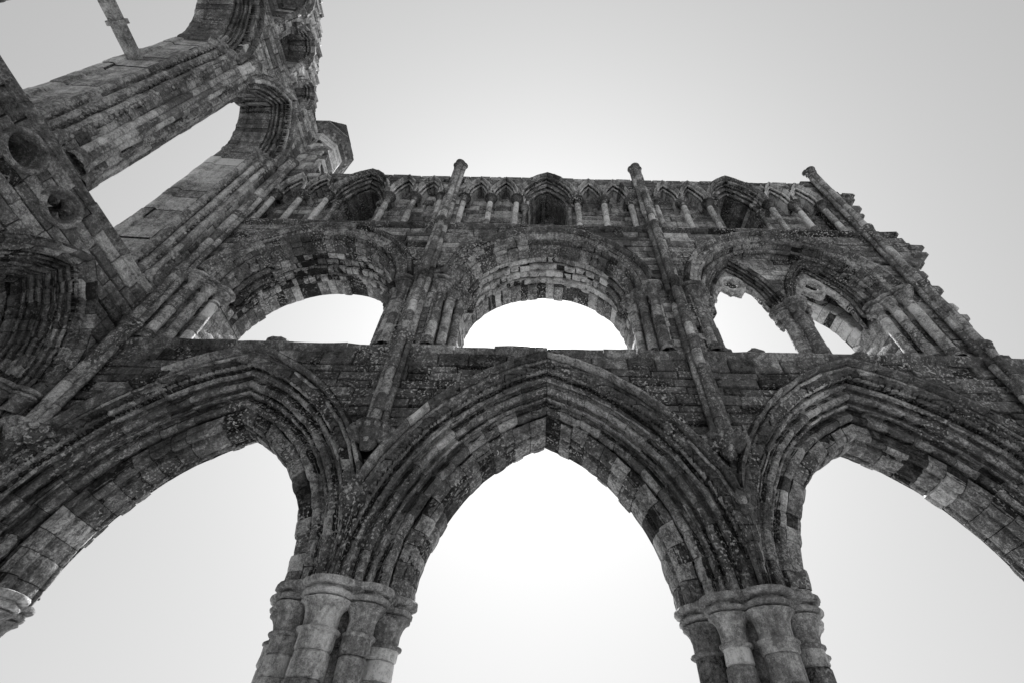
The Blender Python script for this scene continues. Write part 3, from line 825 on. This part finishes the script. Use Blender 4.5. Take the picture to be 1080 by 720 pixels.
for (a, z, s, c) in GB:
    mb = MB()
    p = [(c+s+0.20, 0.0), (c+s+0.19, -0.09), (c+s+0.13, -0.1), (c+s+0.10, 0.0)] + order(c+s+0.1, c+s-0.02, 0.01, 0.2, 0, 3) + [(c+s-0.04, 0.24), (c+s-0.08, 0.74)]
    sweep(mb, PE, a, z, c, p, 6, jr=0.008, mu=0.4)
    for q in (-1, 1): jamb(mb, PE, a, q, c, p[4:], 19.2, z, mu=0.45)
    w = mb.build('gable_lancet', ENDST, endw)
    for q in (-1, 1):
        mb = MB(); cc = PE(a+q*(s+0.02), 0.08, 0)
        drums(mb, cc, 0.075, 19.15, z-0.25, 0.36, 12)
        sh = mb.build('jamb_shaft', ENDST, w, wear=0.006)
        mb = MB(); capital(mb, cc, 0.085, 0.19, z-0.3, z+0.03, 14); mb.build('capital', ENDST, sh, wear=0.012)

# corner shaft where the two walls meet
s = wall_shaft(-8.26, WALL_Y-0.13, 6.2, 16.9, mids=(8.75, 10.5, 13.28))

# broken masonry rising from the corner
mb = MB()
def goneC(a, z): return z > 20.4-2.4*(a+8.6)+0.5*noise.noise(Vector((a*3, z*2, 8)))
ashlar(mb, PM, -8.6, -7.5, 16.6, 20.3, 0.05, missing=goneC, depth=0.5, core=(0.1, 1.2), lmin=0.2, lmax=0.5, mu=0.55, sd=0.2, rough=0.05)
mb.build('corner_masonry', ENDST, wall, wear=0.05)

# ================================================================== TURRET
tx, ty = -8.8, 7.35
tur = thing('corner_turret', (tx, ty, 16.0), 'eight-sided stone stair turret with overhanging eaves above the corner of the two walls', 'turret')
def octring(mb, r0, z0, r1, z1, t):
    for k in range(8):
        a, b = PI/8+k*PI/4, PI/8+(k+1)*PI/4
        mb.add([(tx+r0*math.cos(a), ty+r0*math.sin(a), z0), (tx+r0*math.cos(b), ty+r0*math.sin(b), z0), (tx+r1*math.cos(b), ty+r1*math.sin(b), z1), (tx+r1*math.cos(a), ty+r1*math.sin(a), z1)], [(0, 1, 2, 3)], tone(t, 0.12))
mb = MB(); z = 15.0
while z < 20.4:
    octring(mb, 0.84, z+0.008, 0.84, z+0.31, 0.6); octring(mb, 0.82, z+0.30, 0.82, z+0.335, 0.15); z += 0.325
mb.build('drum', ENDST, tur)
mb = MB()
for (r0, z0, r1, z1) in ((0.83, 20.4, 0.97, 20.5), (0.97, 20.5, 0.97, 20.62), (0.97, 20.62, 1.1, 20.72), (1.1, 20.72, 1.1, 20.84), (1.1, 20.84, 1.17, 20.9)):
    octring(mb, r0, z0, r1, z1, 0.4)
for k in range(24):
    an = 2*PI*k/24
    blob(mb, (tx+0.93*math.cos(an), ty+0.93*math.sin(an), 20.6), 0.07, 0.07, 0.1, k, 6, 4, t=0.5)
mb.build('eaves', ENDST, tur, wear=0.02)
mb = MB(); r = 1.17; z = 20.9
while r > 0.1:
    octring(mb, r, z, r-0.14, z+0.3, 0.45); octring(mb, r-0.14, z+0.3, r-0.11, z+0.3, 0.3); r -= 0.125; z += 0.3
mb.build('roof', ENDST, tur)

# ================================================================== LOOSE STONES ON THE LEDGE
LS = [(-5.25, 0.05, 0.17, 'rounded loose stone on the ledge under the leftmost gallery arch'),
      (3.75, 0.0, 0.10, 'flat broken stone on the ledge just right of the second shaft'),
      (4.35, 0.02, 0.13, 'wide worn stone on the ledge left of the gallery column'),
      (6.45, 0.0, 0.11, 'small worn stone on the ledge right of the gallery column')]
for (x, v, s, lab) in LS:
    mb = MB(); blob(mb, (x, WALL_Y+v, 8.46+s*0.35), s*1.4, s, s*0.62, x, 12, 8, 0.35, 0.4)
    o = mb.build('loose_stone', STONE, None, wear=0.02, base=Vector((x, WALL_Y+v, 8.46)))
    o['label'] = lab; o['category'] = 'stone'; o['group'] = 'loose stones on the gallery ledge'

# ================================================================== GROUND
gm = bpy.data.materials.new('mown_grass'); gm.use_nodes = True
nt = gm.node_tree; b = nt.nodes['Principled BSDF']; b.inputs['Roughness'].default_value = 0.95
nz = nt.nodes.new('ShaderNodeTexNoise'); nz.inputs['Scale'].default_value = 3; nz.inputs['Detail'].default_value = 8
rp = nt.nodes.new('ShaderNodeValToRGB'); rp.color_ramp.elements[0].color = (0.16,)*3+(1,); rp.color_ramp.elements[1].color = (0.32,)*3+(1,)
ge = nt.nodes.new('ShaderNodeNewGeometry')
nt.links.new(ge.outputs['Position'], nz.inputs['Vector']); nt.links.new(nz.outputs['Fac'], rp.inputs[0]); nt.links.new(rp.outputs[0], b.inputs['Base Color'])
me = bpy.data.meshes.new('ground'); S = 1500
me.from_pydata([(-S, -S, 0), (S, -S, 0), (S, S, 0), (-S, S, 0)], [], [(0, 1, 2, 3)]); me.materials.append(gm)
g = bpy.data.objects.new('ground', me); col.objects.link(g); g['kind'] = 'structure'; g['label'] = 'grass ground inside the ruin'; g['category'] = 'ground'

# ================================================================== LIGHT
sund = Vector((0.0075, 0.693, 0.7208)).normalized()
el = math.asin(sund.z)
sc = bpy.context.scene
w = bpy.data.worlds.new('World'); sc.world = w; w.use_nodes = True
nt = w.node_tree; nt.nodes.clear(); N = nt.nodes.new; L = nt.links.new
out = N('ShaderNodeOutputWorld'); bg = N('ShaderNodeBackground'); L(bg.outputs[0], out.inputs[0])
sky = N('ShaderNodeTexSky'); sky.sky_type = 'NISHITA'; sky.sun_disc = False
sky.sun_elevation = el; sky.sun_rotation = math.atan2(sund.x, sund.y); sky.dust_density = 2.5; sky.air_density = 1.0
bw = N('ShaderNodeRGBToBW'); L(sky.outputs[0], bw.inputs[0])
def mt(op, a, b_):
    n = N('ShaderNodeMath'); n.operation = op
    for i, x in enumerate((a, b_)):
        if isinstance(x, (int, float)): n.inputs[i].default_value = x
        else: L(x, n.inputs[i])
    return n.outputs[0]
SKY_POW, SKY_MUL = 0.30, 1.66
v = mt('MULTIPLY', mt('POWER', bw.outputs[0], SKY_POW), SKY_MUL)
tc = N('ShaderNodeTexCoord')
dt = N('ShaderNodeVectorMath'); dt.operation = 'DOT_PRODUCT'; L(tc.outputs['Generated'], dt.inputs[0]); dt.inputs[1].default_value = sund
d = mt('MAXIMUM', dt.outputs['Value'], 0.0)
v = mt('ADD', v, mt('MULTIPLY', mt('POWER', d, 3), 1.32))
v = mt('ADD', v, mt('MULTIPLY', mt('POWER', d, 2500), 200.0))
v = mt('MINIMUM', v, 600)
cmb = N('ShaderNodeCombineColor')
for i in range(3): L(v, cmb.inputs[i])
L(cmb.outputs[0], bg.inputs[0]); bg.inputs[1].default_value = 0.1
sl = bpy.data.lights.new('sun', 'SUN'); sl.energy = 5.0; sl.angle = math.radians(0.5)
so = bpy.data.objects.new('sun', sl); col.objects.link(so); so.rotation_euler = (-sund).to_track_quat('-Z', 'Y').to_euler()
so.location = (0, 30, 40)

# ================================================================== CAMERA
from mathutils import Matrix
M = Matrix(((0.99974533, -0.02228056, 0.0035849), (-0.01400602, -0.73715918, -0.67557396), (0.0176948, 0.6753517, -0.73728351)))
cd = bpy.data.cameras.new('camera'); cam = bpy.data.objects.new('camera', cd); col.objects.link(cam)
mw = M.to_4x4(); mw.translation = Vector((0, 0, 1.6)); cam.matrix_world = mw
cd.sensor_fit = 'HORIZONTAL'; cd.sensor_width = 36; cd.lens = 500/1080*36
cd.shift_x = -25/1080; cd.clip_end = 5000; cd.clip_start = 0.05
sc.camera = cam
sc.view_settings.view_transform = 'Standard'; sc.view_settings.look = 'None'; sc.view_settings.gamma = 1
sc.view_settings.use_curve_mapping = False; sc.view_settings.exposure = 1.2
sc.cycles.max_bounces = 6; sc.cycles.diffuse_bounces = 4
sc.cycles.use_denoising = True
